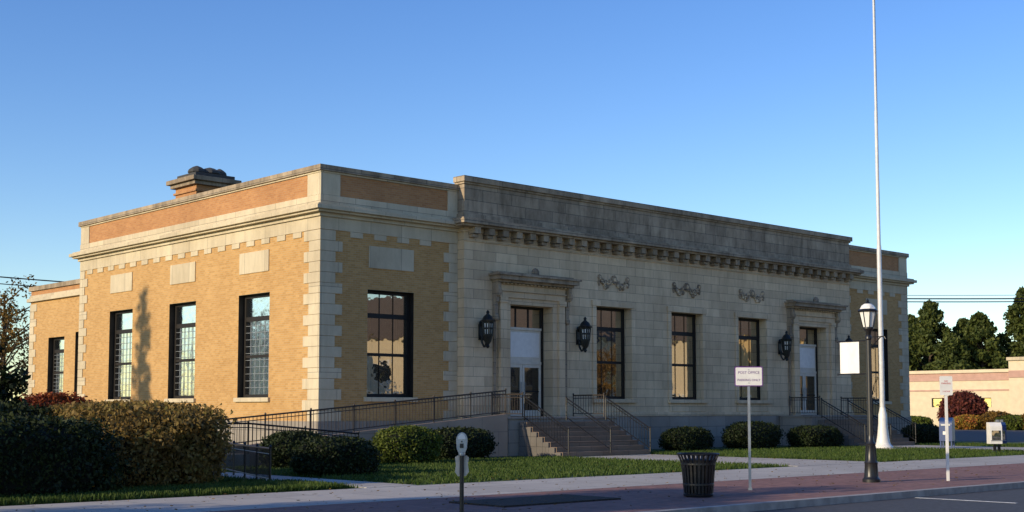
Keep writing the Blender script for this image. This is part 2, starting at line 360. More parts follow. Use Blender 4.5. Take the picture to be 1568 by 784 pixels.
# doors
DR=MB(); ST=MB()
for d in doors:
    o=FC; r=.5
    ob(DR,o,d-1.15,d-1.03,-r-.06,-r+.06,1.43,5.8,'frame'); ob(DR,o,d+1.03,d+1.15,-r-.06,-r+.06,1.43,5.8,'frame')
    ob(DR,o,d-1.03,d+1.03,-r-.06,-r+.06,5.7,5.8,'frame'); ob(DR,o,d-1.03,d+1.03,-r-.05,-r+.07,4.86,4.96,'doorwhite')
    for i in(1,2): 
        uu=d-1.03+2.06*i/3; ob(DR,o,uu-.03,uu+.03,-r-.05,-r+.03,4.96,5.7,'frame')
    GL.face([pt(o,d-1.03,-r,4.94),pt(o,d+1.03,-r,4.94),pt(o,d+1.03,-r,5.72),pt(o,d-1.03,-r,5.72)],'glass')
    ob(DR,o,d-1.0,d+1.0,-r-.14,-r-.12,4.98,5.7,'curtain')
    ob(DR,o,d-1.03,d+1.03,-r-.04,-r+.02,3.62,4.86,'doorwhite')
    ob(DR,o,d-.93,d+.93,-r+.02,-r+.035,3.78,4.76,'white')
    ob(DR,o,d-1.03,d+1.03,-r-.05,-r+.06,3.5,3.62,'doorwhite')
    for a,b in((d-1.03,d-.01),(d+.01,d+1.03)):
        ob(DR,o,a,a+.11,-r-.03,-r+.04,1.45,3.498,'doorwhite'); ob(DR,o,b-.11,b,-r-.03,-r+.04,1.45,3.498,'doorwhite')
        ob(DR,o,a+.11,b-.11,-r-.03,-r+.04,3.37,3.498,'doorwhite'); ob(DR,o,a+.11,b-.11,-r-.03,-r+.04,1.45,1.68,'doorwhite')
        ob(DR,o,a+.11,b-.11,-r-.03,-r+.035,2.4,2.46,'frame')
        GL.face([pt(o,a+.1,-r,1.66),pt(o,b-.1,-r,1.66),pt(o,b-.1,-r,3.4),pt(o,a+.1,-r,3.4)],'doorglass')
    for s in(-.09,.09): ob(DR,o,d+s-.015,d+s+.015,-r+.06,-r+.09,2.2,2.8,'greymetal')
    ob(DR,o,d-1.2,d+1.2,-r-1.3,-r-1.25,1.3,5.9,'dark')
    for s in(-1,1):
        a,b=sorted((d+s*1.152,d+s*1.42)); ob(ST,o,a,b,-.02,.10,1.43,5.8,'stone')
        a,b=sorted((d+s*1.42,d+s*1.75)); ob(ST,o,a,b,-.02,.20,1.43,6.0,'stone')
        a,b=sorted((d+s*1.40,d+s*1.80)); ob(ST,o,a,b,-.02,.25,1.432,1.8,'stone'); ob(ST,o,a,b,-.02,.25,5.85,6.05,'stone')
        a,b=sorted((d+s*1.85,d+s*2.02))
        ob(ST,o,a,b,-.02,.16,5.2,6.1,'weather'); ob(ST,o,a,b,-.02,.34,6.1,6.6,'weather'); ob(ST,o,a+.02,b-.02,-.02,.24,5.85,6.1,'weather')
        ob(ST,o,a+.03,b-.03,-.02,.07,1.9,5.2,'weather')
        ST.ball(((a+b)/2,-PJ-.3,6.25),(.11,.14,.2),'weather'); ST.ball(((a+b)/2,-PJ-.16,5.25),(.1,.1,.14),'weather')
    ob(ST,o,d-1.42,d+1.42,-.02,.12,5.802,6.05,'stone')
    ob(ST,o,d-1.80,d+1.80,-.02,.18,6.052,6.55,'stone'); ob(ST,o,d-1.83,d+1.83,-.02,.24,6.28,6.33,'stone')
    ob(ST,o,d-2.05,d+2.05,-.02,.42,6.602,6.70,'weather'); ob(ST,o,d-2.16,d+2.16,-.02,.62,6.70,6.86,'weather'); ob(ST,o,d-2.22,d+2.22,-.02,.70,6.86,6.93,'weather')
    ob(ST,o,d-2.05,d+2.05,-.02,.40,6.93,7.02,'weather')
    for k in range(-9,10): ob(ST,o,d+k*.21-.05,d+k*.21+.05,.0,.32,6.552,6.6,'stone')
    ST.ball((d,-PJ-.3,7.08),(.2,.12,.2),'weather')
WN.finish('windows',post); GL.finish('window_glass',post); DR.finish('doors',post,bevel=.006); ST.finish('door_surrounds',post,bevel=.012)
# carved garlands: two leafy swags hung from three rosettes
GR=MB()
for c in win_c:
    y=-PJ-.02
    for s in(-1,1):
        for k in range(44):
            t=k/43; x=c+s*(.08+.76*t); zz=7.16-.24*math.sin(math.pi*t)**.8
            th=.07+.09*math.sin(math.pi*t)
            x+=R.gauss(0,.02); zz+=R.uniform(-th,th); rr=R.uniform(.045,.075)
            GR.ball((x,y-R.uniform(0,.03),zz),(rr,.06,rr*R.uniform(.7,1.2)),R.choice(['weather','weather','stone']),6,4)
        for k in range(8):
            a=2*math.pi*k/8; GR.ball((c+s*.86+.075*math.cos(a),y,7.22+.075*math.sin(a)),(.045,.06,.045),'weather',6,4)
        GR.ball((c+s*.86,y-.02,7.22),(.05,.07,.05),'stone',6,4)
        for k in range(3): GR.ball((c+s*(.9+.02*math.sin(k*1.7)),y,7.08-.085*k),(.055-.005*k,.05,.06),'weather',6,4)
    for k in range(9):
        a=2*math.pi*k/9; GR.ball((c+.12*math.cos(a),y-.02,7.16+.14*math.sin(a)),(.06,.07,.06),'weather',6,4)
    GR.ball((c,y-.04,7.16),(.08,.08,.1),'stone',7,4)
GR.finish('garland_reliefs',post,smooth=True)
# wall lanterns
LN=MB()
for x in(7.08,12.38,26.22,31.56):
    y=-PJ; LN.box(x-.11,x+.11,y-.05,y,4.35,4.95,'bronze'); LN.ball((x,y-.05,4.98),(.13,.05,.12),'bronze')
    pts=[(y-.05,4.55),(y-.16,4.38),(y-.3,4.33),(y-.4,4.42),(y-.42,4.52)]
    for a,b in zip(pts,pts[1:]): LN.cyl((x,a[0],a[1]),(x,b[0],b[1]),.05,.05,'bronze',8)
    pts=[(y-.05,4.5),(y-.1,4.25),(y-.2,4.1),(y-.3,4.12),(y-.32,4.22)]
    for a,b in zip(pts,pts[1:]): LN.cyl((x,a[0],a[1]),(x,b[0],b[1]),.04,.04,'bronze',8)
    yc=y-.42
    LN.lathe((x,yc,4.02),[(.02,0),(.08,.08),(.05,.14),(.13,.25),(.17,.4),(.2,.5)],'bronze',8)
    LN.lathe((x,yc,4.52),[(.16,0),(.2,.5)],'bronze',6)
    LN.lathe((x,yc,4.56),[(.166,0),(.203,.4)],'lampglass',6)
    for k in range(6):
        t=2*math.pi*k/6; LN.cyl((x+.175*math.cos(t),yc+.175*math.sin(t),4.5),(x+.22*math.cos(t),yc+.22*math.sin(t),5.04),.034,.034,'bronze',5)
        t+=math.pi/6; LN.cyl((x+.155*math.cos(t),yc+.155*math.sin(t),4.5),(x+.19*math.cos(t),yc+.19*math.sin(t),5.04),.03,.03,'bronze',5)
    LN.lathe((x,yc,4.74),[(.2,0),(.222,.06),(.2,.07)],'bronze',6)
    LN.lathe((x,yc,5.02),[(.27,0),(.29,.05),(.22,.1),(.16,.22),(.06,.3),(.05,.34),(.07,.38),(.01,.46)],'bronze',8)
LN.finish('wall_lanterns',post,smooth=True)
# landings, steps, ramp
SP=MB(); RL=MB()
def railing(p0,p1,h=.9,sp=.14,posts=1.6,mat='rail'):
    p0=Vector(p0);p1=Vector(p1); d=p1-p0; L=Vector((d.x,d.y,0)).length; up=Vector((0,0,1))
    RL.cyl(p0+up*h,p1+up*h,.028,.028,mat,6); RL.cyl(p0+up*.12,p1+up*.12,.018,.018,mat,5); RL.cyl(p0+up*(h-.12),p1+up*(h-.12),.015,.015,mat,5)
    n=max(1,int(L/sp))
    for i in range(n+1):
        q=p0+d*(i/n); RL.cyl(q+up*.12,q+up*(h-.01),.0105,.0105,mat,4)
    n=max(1,round(L/posts))
    for i in range(n+1):
        q=p0+d*(i/n); RL.cyl(q,q+up*(h+.02),.026,.026,mat,6); RL.ball(q+up*(h+.05),.04,mat,6,4)
for d in doors:
    SP.box(d-2.9,d+2.9,-2.3,-PJ-.11,-.1,1.36,'granite'); SP.box(d-2.95,d+2.95,-2.35,-PJ-.102,1.36,1.43,'granite')
    SP.box(d-1.15,d+1.15,-PJ-.1,-PJ+.5,1.33,1.425,'granite')
    n=8; 
    for i in range(n-1):
        zt=1.43*(n-1-i)/n; y0=-2.35-.31*i
        SP.box(d-2.35,d+2.35,y0-.34,y0,-.1,zt,'stepstone')
        for s in(-1,1): SP.box(d+s*2.352,d+s*2.43,y0-.308,y0-.002,-.1,zt-.012,'dimgranite')  # thin dark facing added over the step ends so they look less sunlit
    for s in(-1,1):
        x=d+s*2.2
        railing((x,-2.4,1.30),(x,-4.7,.12),.88,mat='black'); railing((x,-PJ-.2,1.43),(x,-2.3,1.43),.85)
    railing((d,-2.4,1.30),(d,-4.7,.12),.85,sp=9,mat='black')
SP.finish('entrance_steps',post,bevel=.01)
RP=MB()
def rz(x): return .4+(x+5.2)/12.0*1.03
x0,x1=-5.2,6.75
for ya,yb,mat,dz in((-2.3,-2.08,'rampwall',.12),(-2.08,-.75,'concrete',0)):
    RP.hexa([(x0,ya,-.1),(x1,ya,-.1),(x1,yb,-.1),(x0,yb,-.1),(x0,ya,rz(x0)+dz),(x1,ya,rz(x1)+dz),(x1,yb,rz(x1)+dz),(x0,yb,rz(x0)+dz)],mat)
RP.box(-6.9,-5.2,-4.1,-.75,-.1,.4,'concrete')
RP.hexa([(-5.2,-4.1,-.1),(-1.2,-4.1,-.1),(-1.2,-2.55,-.1),(-5.2,-2.55,-.1),(-5.2,-4.1,.4),(-1.2,-4.1,.05),(-1.2,-2.55,.05),(-5.2,-2.55,.4)],'rampwall')
RP.finish('access_ramp',post)
railing((x0,-2.19,rz(x0)+.1),(x1,-2.19,rz(x1)+.1),.88)
railing((-6.8,-.9,.4),(-6.8,-4.0,.4),.9,mat='black'); railing((-6.7,-4.0,.4),(-5.2,-4.0,.4),.9,mat='black'); railing((-5.2,-4.0,.4),(-1.2,-4.0,.05),.9,mat='black')
railing((-9.6,-12.2,.02),(-7.0,-5.2,.02),.8,mat='black')
RL.finish('railings',post)
# ------------------------------------------------------------------ GROUND
def sheet(name,x0,x1,y0,y1,z,mat,thick=None):
    g=MB()
    if thick: g.box(x0,x1,y0,y1,z-thick,z,mat)
    else: g.face([(x0,y0,z),(x1,y0,z),(x1,y1,z),(x0,y1,z)],mat)
    return g.finish(name)
sheet('ground',-1500,1500,-1500,1500,-.16,'earth')
sheet('road',-300,300,-36.4,-23.15,-.13,'asphalt')
sheet('lawn',-300,300,-14.5,160,.0,'lawn',.15)
sheet('sidewalk',-300,300,-18.0,-14.502,.004,'concrete',.15)
sheet('brick_pavement',-300,300,-22.95,-18.002,.0,'paver',.15)
sheet('curb',-300,300,-23.15,-22.952,.006,'curb',.15)
sheet('curb',-300,300,-36.6,-36.402,.006,'curb',.15)
sheet('sidewalk',-300,300,-39.5,-36.602,.0,'concrete',.15)
sheet('lawn',-300,300,-140,-39.502,.0,'lawn',.15)
g=MB(); g.box(-300,300,-29.9,-29.78,-.129,-.126,'yellowpaint'); g.box(-300,300,-29.6,-29.48,-.129,-.126,'yellowpaint')
for i in range(-8,14):
    g.box(i*6.5+5.6,i*6.5+5.7,-25.4,-23.2,-.129,-.126,'whitepaint')
g.finish('road_markings')
g=MB()
for d in doors: g.box(d-2.3,d+2.3,-14.5,-4.6,-.1,.012,'concrete')
g.box(-8.6,-7.2,-14.5,-4.1,-.1,.012,'concrete'); g.box(-8.6,-.8,-4.0,-2.4,-.1,.008,'concrete')
g.finish('entrance_path')
sheet('parking_lot',40.5,78,-14.5,60,.012,'asphalt',.1)
sheet('planting_bed',-10.2,-7.2,-20.7,-19.2,.03,'mulch',.1)
# ------------------------------------------------------------------ FOLIAGE
def quads(P,size,rg,asp=.6):
    n=len(P); a=rg.normal(size=(n,3)); a/=np.linalg.norm(a,axis=1)[:,None]
    b=rg.normal(size=(n,3)); b-= (a*b).sum(1)[:,None]*a; b/=np.linalg.norm(b,axis=1)[:,None]
    s=size*(.6+.8*rg.random(n))[:,None]; a=a*s; b=b*s*asp
    return np.stack([P-a,P-b*.9,P+a,P+b*.9],1).reshape(-1,3)
def leafobj(name,V,mat,parent=None,base=None,loc=None):
    n=len(V)//4
    me=bpy.data.meshes.new(name)
    bv,bf,bm,mats=(base.v,base.f,base.m,list(base.mats)) if base else ([],[],[],[])
    nb=len(bv)
    verts=bv+V.tolist(); F=(np.arange(4*n).reshape(-1,4)+nb).tolist()
    me.from_pydata(verts,[],list(bf)+F)
    mats.append(M[mat])
    for m in mats: me.materials.append(m)
    me.polygons.foreach_set('material_index',list(bm)+[len(mats)-1]*n); me.update()
    o=bpy.data.objects.new(name,me); scene.collection.objects.link(o)
    if loc: o.location=loc
    if parent:o.parent=parent
    return o
def shrub(name,loc,hx,hy,h,mat,n=6000,size=.045,p=2.6,rotz=0,seed=0):
    rg=np.random.default_rng(seed+int(abs(loc[0])*10))
    D=rg.normal(size=(n,3)); D/=np.linalg.norm(D,axis=1)[:,None]
    ph0=rg.random()*6
    def rad(D):
        r=(np.abs(D)**p).sum(1)**(-1/p)
        l=np.zeros(len(D))
        for f,ph,am in((4,1.3,.06),(7,2.1+seed,.045),(13,.4,.03)):
            l+=am*np.sin(D[:,0]*f+ph+ph0)*np.cos(D[:,1]*f*1.1+ph*2)*np.cos(D[:,2]*f+ph)
        return r*(1+l)
    r=rad(D)*(1.0-.18*rg.random(n)**1.8+.045*rg.normal(size=n).clip(-1,2.4))
    P=D*r[:,None]*np.array([hx,hy,h*.55]); P[:,2]+=h*.47
    P=P[P[:,2]>.02]
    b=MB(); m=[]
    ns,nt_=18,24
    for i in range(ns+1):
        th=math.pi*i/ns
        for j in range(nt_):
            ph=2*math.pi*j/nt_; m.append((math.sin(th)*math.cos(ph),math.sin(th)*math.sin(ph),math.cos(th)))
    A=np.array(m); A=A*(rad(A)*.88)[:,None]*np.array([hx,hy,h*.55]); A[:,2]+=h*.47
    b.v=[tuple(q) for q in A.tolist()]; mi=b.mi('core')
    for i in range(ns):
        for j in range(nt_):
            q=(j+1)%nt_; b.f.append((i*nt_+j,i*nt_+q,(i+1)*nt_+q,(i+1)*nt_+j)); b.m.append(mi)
    o=leafobj(name,quads(P,size,rg),mat,base=b,loc=loc); o.rotation_euler[2]=rotz
    return o
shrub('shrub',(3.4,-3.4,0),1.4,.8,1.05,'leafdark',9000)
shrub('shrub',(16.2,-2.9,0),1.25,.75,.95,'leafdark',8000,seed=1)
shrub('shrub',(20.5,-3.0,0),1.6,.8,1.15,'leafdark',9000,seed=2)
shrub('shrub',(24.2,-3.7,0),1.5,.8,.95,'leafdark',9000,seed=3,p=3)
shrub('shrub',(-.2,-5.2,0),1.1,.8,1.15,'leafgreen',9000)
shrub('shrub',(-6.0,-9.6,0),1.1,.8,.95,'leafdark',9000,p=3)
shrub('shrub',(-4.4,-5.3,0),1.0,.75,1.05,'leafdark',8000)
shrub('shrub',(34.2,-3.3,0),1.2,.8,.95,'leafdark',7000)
shrub('hedge',(-11.9,-9.6,0),1.5,2.8,1.78,'leafgold',42000,.05,p=4,seed=3)
shrub('hedge',(-17.2,-12.4,0),3.4,1.15,1.5,'leafdark',40000,.05,p=5,seed=5)
shrub('hedge',(-14.5,-7.6,0),1.9,1.6,1.8,'leafdark',18000,.055,p=3,seed=6)
shrub('red_bush',(-8.9,1.3,0),1.6,1.2,2.15,'leafred',12000,.06,p=2.3,seed=8)
shrub('red_bush',(81.0,19.6,0),2.0,2.0,3.2,'leafmaroon',9000,.13,p=2,seed=9)
for i,(x,y,a,b_,hh,mt) in enumerate(((76.5,24.5,1.3,1.3,1.3,'leafflower'),(78.0,22.6,1.0,1.5,1.1,'leafgreen'),(79.0,18.0,1.3,1.3,1.2,'leafflower'),(80.0,16.0,1.3,1.2,1.5,'leafaut'),(79.0,26.5,1.5,1.5,1.5,'leafred'),(79.5,14.2,1.4,1.4,1.2,'leafgreen'),(80.0,12.3,1.5,1.3,1.5,'leafaut'))):
    shrub('flowering_shrub',(x,y,0),a,b_,hh,mt,3500,.1,seed=11+i)
def tree(name,loc,h,cr,cb,mat,nl=9000,ls=.1,ncl=40,seed=1,cone=False,tr=.16):
    rg=np.random.default_rng(seed); b=MB()
    top=h*.93
    segs=6; px,py=0,0; pts=[]
    for i in range(segs+1):
        pts.append((px,py,top*i/segs)); px+=rg.normal()*.04*h/10; py+=rg.normal()*.04*h/10
    for i in range(segs): b.cyl(pts[i],pts[i+1],tr*(1-.85*i/segs),tr*(1-.85*(i+1)/segs),'bark',9)
    Cs=[];S=[]
    for k in range(ncl):
        if cone:
            f=(k+.5)/ncl; z=cb+(h-cb)*f; rr=cr*(1-f)**.75*(.5+.65*rg.random()); a=k*2.4+rg.normal()*.3
            c=np.array([rr*math.cos(a),rr*math.sin(a),z-.12*rr]); s=(.3+.5*(1-f))*cr*.42
        else:
            v=rg.normal(size=3); v/=np.linalg.norm(v); q=rg.random()**.45
            c=np.array([v[0]*cr*q,v[1]*cr*q,(cb+h)/2+v[2]*(h-cb)/2*q]); s=cr*.3*(.7+.6*rg.random())
        Cs.append(c);S.append(s)
        zs=max(cb*.8,c[2]-abs(rg.normal())*.2-(.55*math.hypot(c[0],c[1]))); zs=min(zs,top*.95)
        i=min(segs-1,int(zs/top*segs)); fr=zs/top*segs-i
        p=Vector(pts[i]).lerp(Vector(pts[i+1]),fr)
        mid=(p+Vector(c))/2+Vector((0,0,-.1))
        b.cyl(p,mid,tr*.28,tr*.18,'bark',5); b.cyl(mid,Vector(c),tr*.18,tr*.05,'bark',5)
    Cs=np.array(Cs);S=np.array(S)
    idx=rg.integers(0,ncl,nl); v=rg.normal(size=(nl,3)); v/=np.linalg.norm(v,axis=1)[:,None]
    P=Cs[idx]+v*(S[idx]*rg.random(nl)**.5)[:,None]*np.array([1,1,.7])
    return leafobj(name,quads(P,ls,rg),mat,base=b,loc=loc)
for i,(x,y,hh,r) in enumerate([(108,44,12.5,4.6),(112,40,14.0,5.2),(104,50,10.5,4.2),(113,34.5,12.4,5.0),(117,31,15.2,5.6),(119,26,17.0,5.8),(121,20,18.5,6),(109,36,10.0,4.5),(124,14,18,6),(118,46,13.0,4.8),(116,38,12.0,5),(122,32,13.5,5.5)]):
    tree('pine_tree',(x,y,0),hh,r,.6,'leafpine',15000,.24,75,20+i,cone=True,tr=.26)
tree('autumn_tree',(9.5,52,0),10.5,4,2.5,'leafaut',5000,.12,50,41,tr=.3)
tree('autumn_tree',(3.5,60,0),9,4,2.5,'leafaut',5000,.12,50,42,tr=.3)
tree('evergreen_tree',(-14.3,-6.2,0),4.0,1.35,.3,'leafdark',16000,.08,60,43,tr=.1)
tree('street_tree',(-26,-17.5,0),7.5,2.6,2.2,'leafaut',9000,.13,45,51,tr=.17)
tree('street_tree',(-31.5,-19.0,0),8.0,2.8,2.2,'leafaut',9000,.13,45,52,tr=.17)
tree('street_tree',(-37,-15.5,0),9.0,3,2.2,'leafaut',9000,.13,45,53,tr=.17)
tree('poplar_tree',(-25,16.6,0),15.2,.95,.5,'leafgreen',9000,.10,240,54,cone=False,tr=.2)
def grass(n,x0,x1,y0,y1,seed,hgt=.07):
    rg=np.random.default_rng(seed); x=rg.uniform(x0,x1,n); y=rg.uniform(y0,y1,n)
    keep=np.ones(n,bool)
    for d in doors: keep&=~((abs(x-d)<2.45)&(y>-14.6))
    keep&=~((x>-8.7)&(x<-7.1)); keep&=~((x>-7)&(x<7)&(y>-4.1))
    x=x[keep];y=y[keep];n=len(x)
    a=rg.uniform(0,6.28,n); w=.012+.01*rg.random(n); hh=hgt*(.5+rg.random(n)); dx=np.cos(a)*w; dy=np.sin(a)*w; lx=rg.normal(size=n)*.03; ly=rg.normal(size=n)*.03
    z=np.zeros(n)
    return np.stack([np.stack([x-dx,y-dy,z],1),np.stack([x+dx,y+dy,z],1),np.stack([x+dx*.3+lx,y+dy*.3+ly,hh],1),np.stack([x-dx*.3+lx,y-dy*.3+ly,hh],1)],1).reshape(-1,3)
leafobj('grass',np.concatenate([grass(60000,-11,14,-14.4,-4,1),grass(40000,12,36,-14.4,-3,2),grass(25000,-20,-9,-14.45,-12.2,3,.1)]),'grassblade')
rg=np.random.default_rng(77); P=np.stack([rg.uniform(-20,14,1500),rg.uniform(-22.5,-5,1500),np.full(1500,.045)],1)
V=quads(P,.045,rg); V[:,2]=.03+(V[:,2]-.045)*.25+.01; leafobj('fallen_leaves',V,'leafaut')
# ------------------------------------------------------------------ NEIGHBOUR BUILDING
nb=empty('shop_building')
g=MB(); WX2=92.0
ops=[(27.2,28.8,1.95,2.85),(22.6,24.2,1.95,2.85),(32,33.6,1.95,2.85),(36,38,.1,2.9)]
wall(g,('L',WX2),20.3,48,0,4.5,ops,'cream',.25)
g.box(WX2+.3,120,20.3,48,0,4.4,'cream'); g.box(WX2-.08,120,20.3,48.1,4.5,5.25,'pink'); g.box(WX2-.25,120,20.3,48.3,5.25,5.55,'cream'); g.box(WX2-.06,WX2+.1,20.3,48,3.5,3.65,'pink')
g.box(WX2-1.0,118,8,20.29,0,6.3,'cream'); g.box(WX2-1.08,118,7.92,20.28,4.7,5.35,'pink'); g.box(WX2-1.2,118.2,7.8,20.4,6.3,6.6,'trim')
g.finish('walls',nb)
g=MB()
for a,b,c,d in ops:
    g.box(WX2+.14,WX2+.18,a,b,c,d,'glass'); g.box(WX2+.08,WX2+.14,a,a+.08,c,d,'frame'); g.box(WX2+.08,WX2+.14,b-.08,b,c,d,'frame'); g.box(WX2+.08,WX2+.14,a+.08,b-.08,d-.08,d,'frame')
g.box(WX2-1.04,WX2-1.0,16.0,18.0,1.95,2.9,'glass'); g.box(WX2-1.07,WX2-1.0,15.9,18.1,2.9,3.02,'frame'); g.box(WX2-1.07,WX2-1.0,15.9,18.1,1.83,1.95,'trim')
g.finish('windows',nb)
def house(loc,w,d,hh,wallm,roofm,rot=0):
    e=empty('house',loc,rot); g=MB()
    ops=[(-w/2+1+i*2.4,-w/2+2.1+i*2.4,zz,zz+1.6) for i in range(int((w-1.5)/2.4)) for zz in(1.0,4.0) if zz+1.8<hh]
    wall(g,('B',d/2),-w/2,w/2,0,hh,ops,wallm,.15); wall(g,('L',-w/2),-d/2,d/2,0,hh,[(-1.5,-.4,1,2.6),(1.2,2.3,1,2.6)],wallm,.15)
    g.box(-w/2+.16,w/2,-d/2,d/2-.16,0,hh,wallm)
    for x in(-w/2,w/2): g.face([(x,-d/2,hh),(x,d/2,hh),(x,0,hh+d*.38)],wallm)
    g.finish('walls',e); r=MB(); o_=.4
    for s in(-1,1):
        y=s*(d/2+o_); zz=hh-.3
        r.hexa([(-w/2-o_,y,zz),(w/2+o_,y,zz),(w/2+o_,0,hh+d*.38),(-w/2-o_,0,hh+d*.38),(-w/2-o_,y,zz+.15),(w/2+o_,y,zz+.15),(w/2+o_,0,hh+d*.38+.15),(-w/2-o_,0,hh+d*.38+.15)],roofm)
    r.finish('roof',e)
    f=MB()
    for a,b,c,q in ops: f.box(a,b,d/2-.14,d/2-.12,c,q,'doorglass'); f.box(a-.1,b+.1,d/2,d/2+.04,c-.12,c-.01,'white'); f.box(a-.1,b+.1,d/2,d/2+.04,q+.01,q+.12,'white')
    for a,b in((-1.5,-.4),(1.2,2.3)): f.box(-w/2+.12,-w/2+.14,a,b,1,2.6,'doorglass')
    f.box(-w/2+1,w/2-1,d/2+.02,d/2+2,.0,.4,'trim'); f.box(-w/2+.8,w/2-.8,d/2+.05,d/2+2.2,2.9,3.1,'white')
    for i in range(4): x=-w/2+1.2+(w-2.4)*i/3; f.cyl((x,d/2+1.9,.4),(x,d/2+1.9,2.9),.09,.08,'white',8)
    f.finish('porch_and_windows',e)
A45=math.radians(35)
for i,(x,wm,hh) in enumerate(((6,'cream',7),(23,'ochre',8.5),(40,'cream',8),(57,'ochre',9),(75,'cream',9),(94,'ochre',10),(114,'cream',10),(136,'ochre',11))):
    house((x,-55,0),15,9,hh,wm,'shingle',A45)
house((-52,38,0),12,9,6,'trim','tar'); house((-40,62,0),14,10,6,'cream','tar')
tree('street_tree',(62,-45,0),8,3,2.2,'leafaut',5000,.15,40,61); tree('street_tree',(31,-46,0),7,2.4,2.2,'leafaut',4000,.15,40,62)
# ------------------------------------------------------------------ FLAGPOLE
g=MB(); g.lathe((0,0,0),[(.42,0),(.42,.12),(.33,.2),(.29,.3),(.24,.6),(.19,1.1),(.18,1.5),(.14,1.65),(.12,1.8)],'white',20)
g.lathe((0,0,1.8),[(.115,0),(.10,7),(.08,7.1),(.075,13),(.06,13.1),(.045,19.7),(.02,19.8)],'polegrey',16)
g.ball((0,0,21.75),.14,'shieldy'); g.cyl((.12,-.02,1.3),(.07,-.02,21.3),.008,.008,'greymetal',4); g.box(.1,.16,-.05,.05,1.25,1.4,'greymetal')
g.lathe((0,0,-.05),[(.75,0),(.75,.12)],'concrete',20)
g.finish('flagpole',smooth=True,loc=(24.45,-7,0))
# ------------------------------------------------------------------ STREET LAMP
g=MB()
g.lathe((0,0,0),[(.21,0),(.21,.07),(.18,.1),(.165,.14),(.15,.42),(.16,.46),(.13,.52),(.105,.85),(.12,.9),(.08,.96),(.068,1.1),(.055,3.35),(.08,3.38),(.08,3.43),(.055,3.47),(.07,3.55),(.13,3.62),(.13,3.66)],'black',16)
for k in range(10):
    t=2*math.pi*k/10; g.cyl((.155*math.cos(t),.155*math.sin(t),.14),(.11*math.cos(t),.11*math.sin(t),.85),.014,.012,'black',5)
    g.cyl((.066*math.cos(t),.066*math.sin(t),1.1),(.053*math.cos(t),.053*math.sin(t),3.35),.008,.007,'black',4)
g.lathe((0,0,3.66),[(.12,0),(.2,.36)],'lampglass',8)
for k in range(8):
    t=2*math.pi*k/8; g.cyl((.122*math.cos(t),.122*math.sin(t),3.66),(.205*math.cos(t),.205*math.sin(t),4.03),.011,.011,'black',5)
g.lathe((0,0,4.02),[(.235,0),(.245,.03),(.2,.07)],'black',8); g.lathe((0,0,4.09),[(.19,0),(.15,.08),(.08,.13)],'lampglass',8); g.lathe((0,0,4.21),[(.09,0),(.07,.03),(.025,.05),(.035,.08),(.005,.14)],'black',8)
for z in(3.34,2.55): g.cyl((0,0,z),(0,.84,z),.013,.013,'black',6); g.ball((0,.86,z),.025,'black')
pts=[(0,3.15),(-.18,3.28),(-.33,3.42),(-.42,3.42),(-.46,3.36)]
for a,b in zip(pts,pts[1:]): g.cyl((0,a[0],a[1]),(0,b[0],b[1]),.014,.014,'black',6)
g.cyl((0,0,3.42),(0,-.42,3.42),.012,.012,'black',6)
n=8
for i in range(n):
    u0=.26+.52*i/n; u1=.26+.52*(i+1)/n; w0=.012*math.sin(u0*14); w1=.012*math.sin(u1*14)
    g.hexa([(w0-.003,u0,2.57),(w1-.003,u1,2.57),(w1+.003,u1,2.57),(w0+.003,u0,2.57),(w0-.003,u0,3.32),(w1-.003,u1,3.32),(w1+.003,u1,3.32),(w0+.003,u0,3.32)],'white')
g.finish('street_lamp',smooth=True,loc=(1.54,-20.67,0))
# ------------------------------------------------------------------ TRASH CAN
g=MB(); n=26
prof=[(.27,.05),(.285,.2),(.31,.5),(.335,.68),(.385,.8),(.41,.83)]
for k in range(n):
    t=2*math.pi*k/n; ca,sa=math.cos(t),math.sin(t); hw=.021
    for (r0,z0),(r1,z1) in zip(prof,prof[1:]):
        def q(r,z,s,o): return (ca*(r+o)-sa*s,sa*(r+o)+ca*s,z)
        g.hexa([q(r0,z0,-hw,0),q(r0,z0,hw,0),q(r0,z0,hw,.012),q(r0,z0,-hw,.012),q(r1,z1,-hw,0),q(r1,z1,hw,0),q(r1,z1,hw,.012),q(r1,z1,-hw,.012)],'black')
g.lathe((0,0,0),[(.24,.04),(.25,.06),(.29,.72),(.27,.74),(.02,.70)],'black',24)
g.lathe((0,0,0),[(.20,0),(.29,.02),(.30,.06),(.27,.08)],'black',24)
for z,r in((.22,.30),(.62,.335)): g.lathe((0,0,z),[(r,0),(r+.008,.01),(r+.008,.04),(r,.05)],'black',26)
for k in range(26):
    t=2*math.pi*k/26;t2=2*math.pi*(k+1)/26; g.cyl((.405*math.cos(t),.405*math.sin(t),.835),(.405*math.cos(t2),.405*math.sin(t2),.835),.02,.02,'black',6)
g.finish('trash_can',smooth=True,loc=(-5.5,-21.2,0))
# ------------------------------------------------------------------ SIGNS
FACE=math.radians(-42.7)
def text(body,size,loc,mat,parent,name='lettering'):
    cu=bpy.data.curves.new(name,'FONT'); cu.body=body; cu.size=size; cu.align_x='CENTER'; cu.align_y='CENTER'; cu.extrude=.001
    o=bpy.data.objects.new(name,cu); scene.collection.objects.link(o); o.location=loc; o.rotation_euler=(math.radians(90),0,0); o.parent=parent
    cu.materials.append(M[mat]); return o
def roundrect(w,h,r,cz,n=5):
    P=[]
    for sx,sz,a0 in((1,1,0),(-1,1,90),(-1,-1,180),(1,-1,270)):
        for i in range(n+1):
            a=math.radians(a0+90*i/n); P.append((sx*(w/2-r)+r*math.cos(a),cz+sz*(h/2-r)+r*math.sin(a)))
    return P
s=empty('parking_sign',(-3.05,-20.6,0),FACE)
g=MB(); g.extr(roundrect(.60,.42,.03,2.41),-.034,-.030,'purple'); g.extr(roundrect(.56,.38,.02,2.41),-.038,-.034,'white')
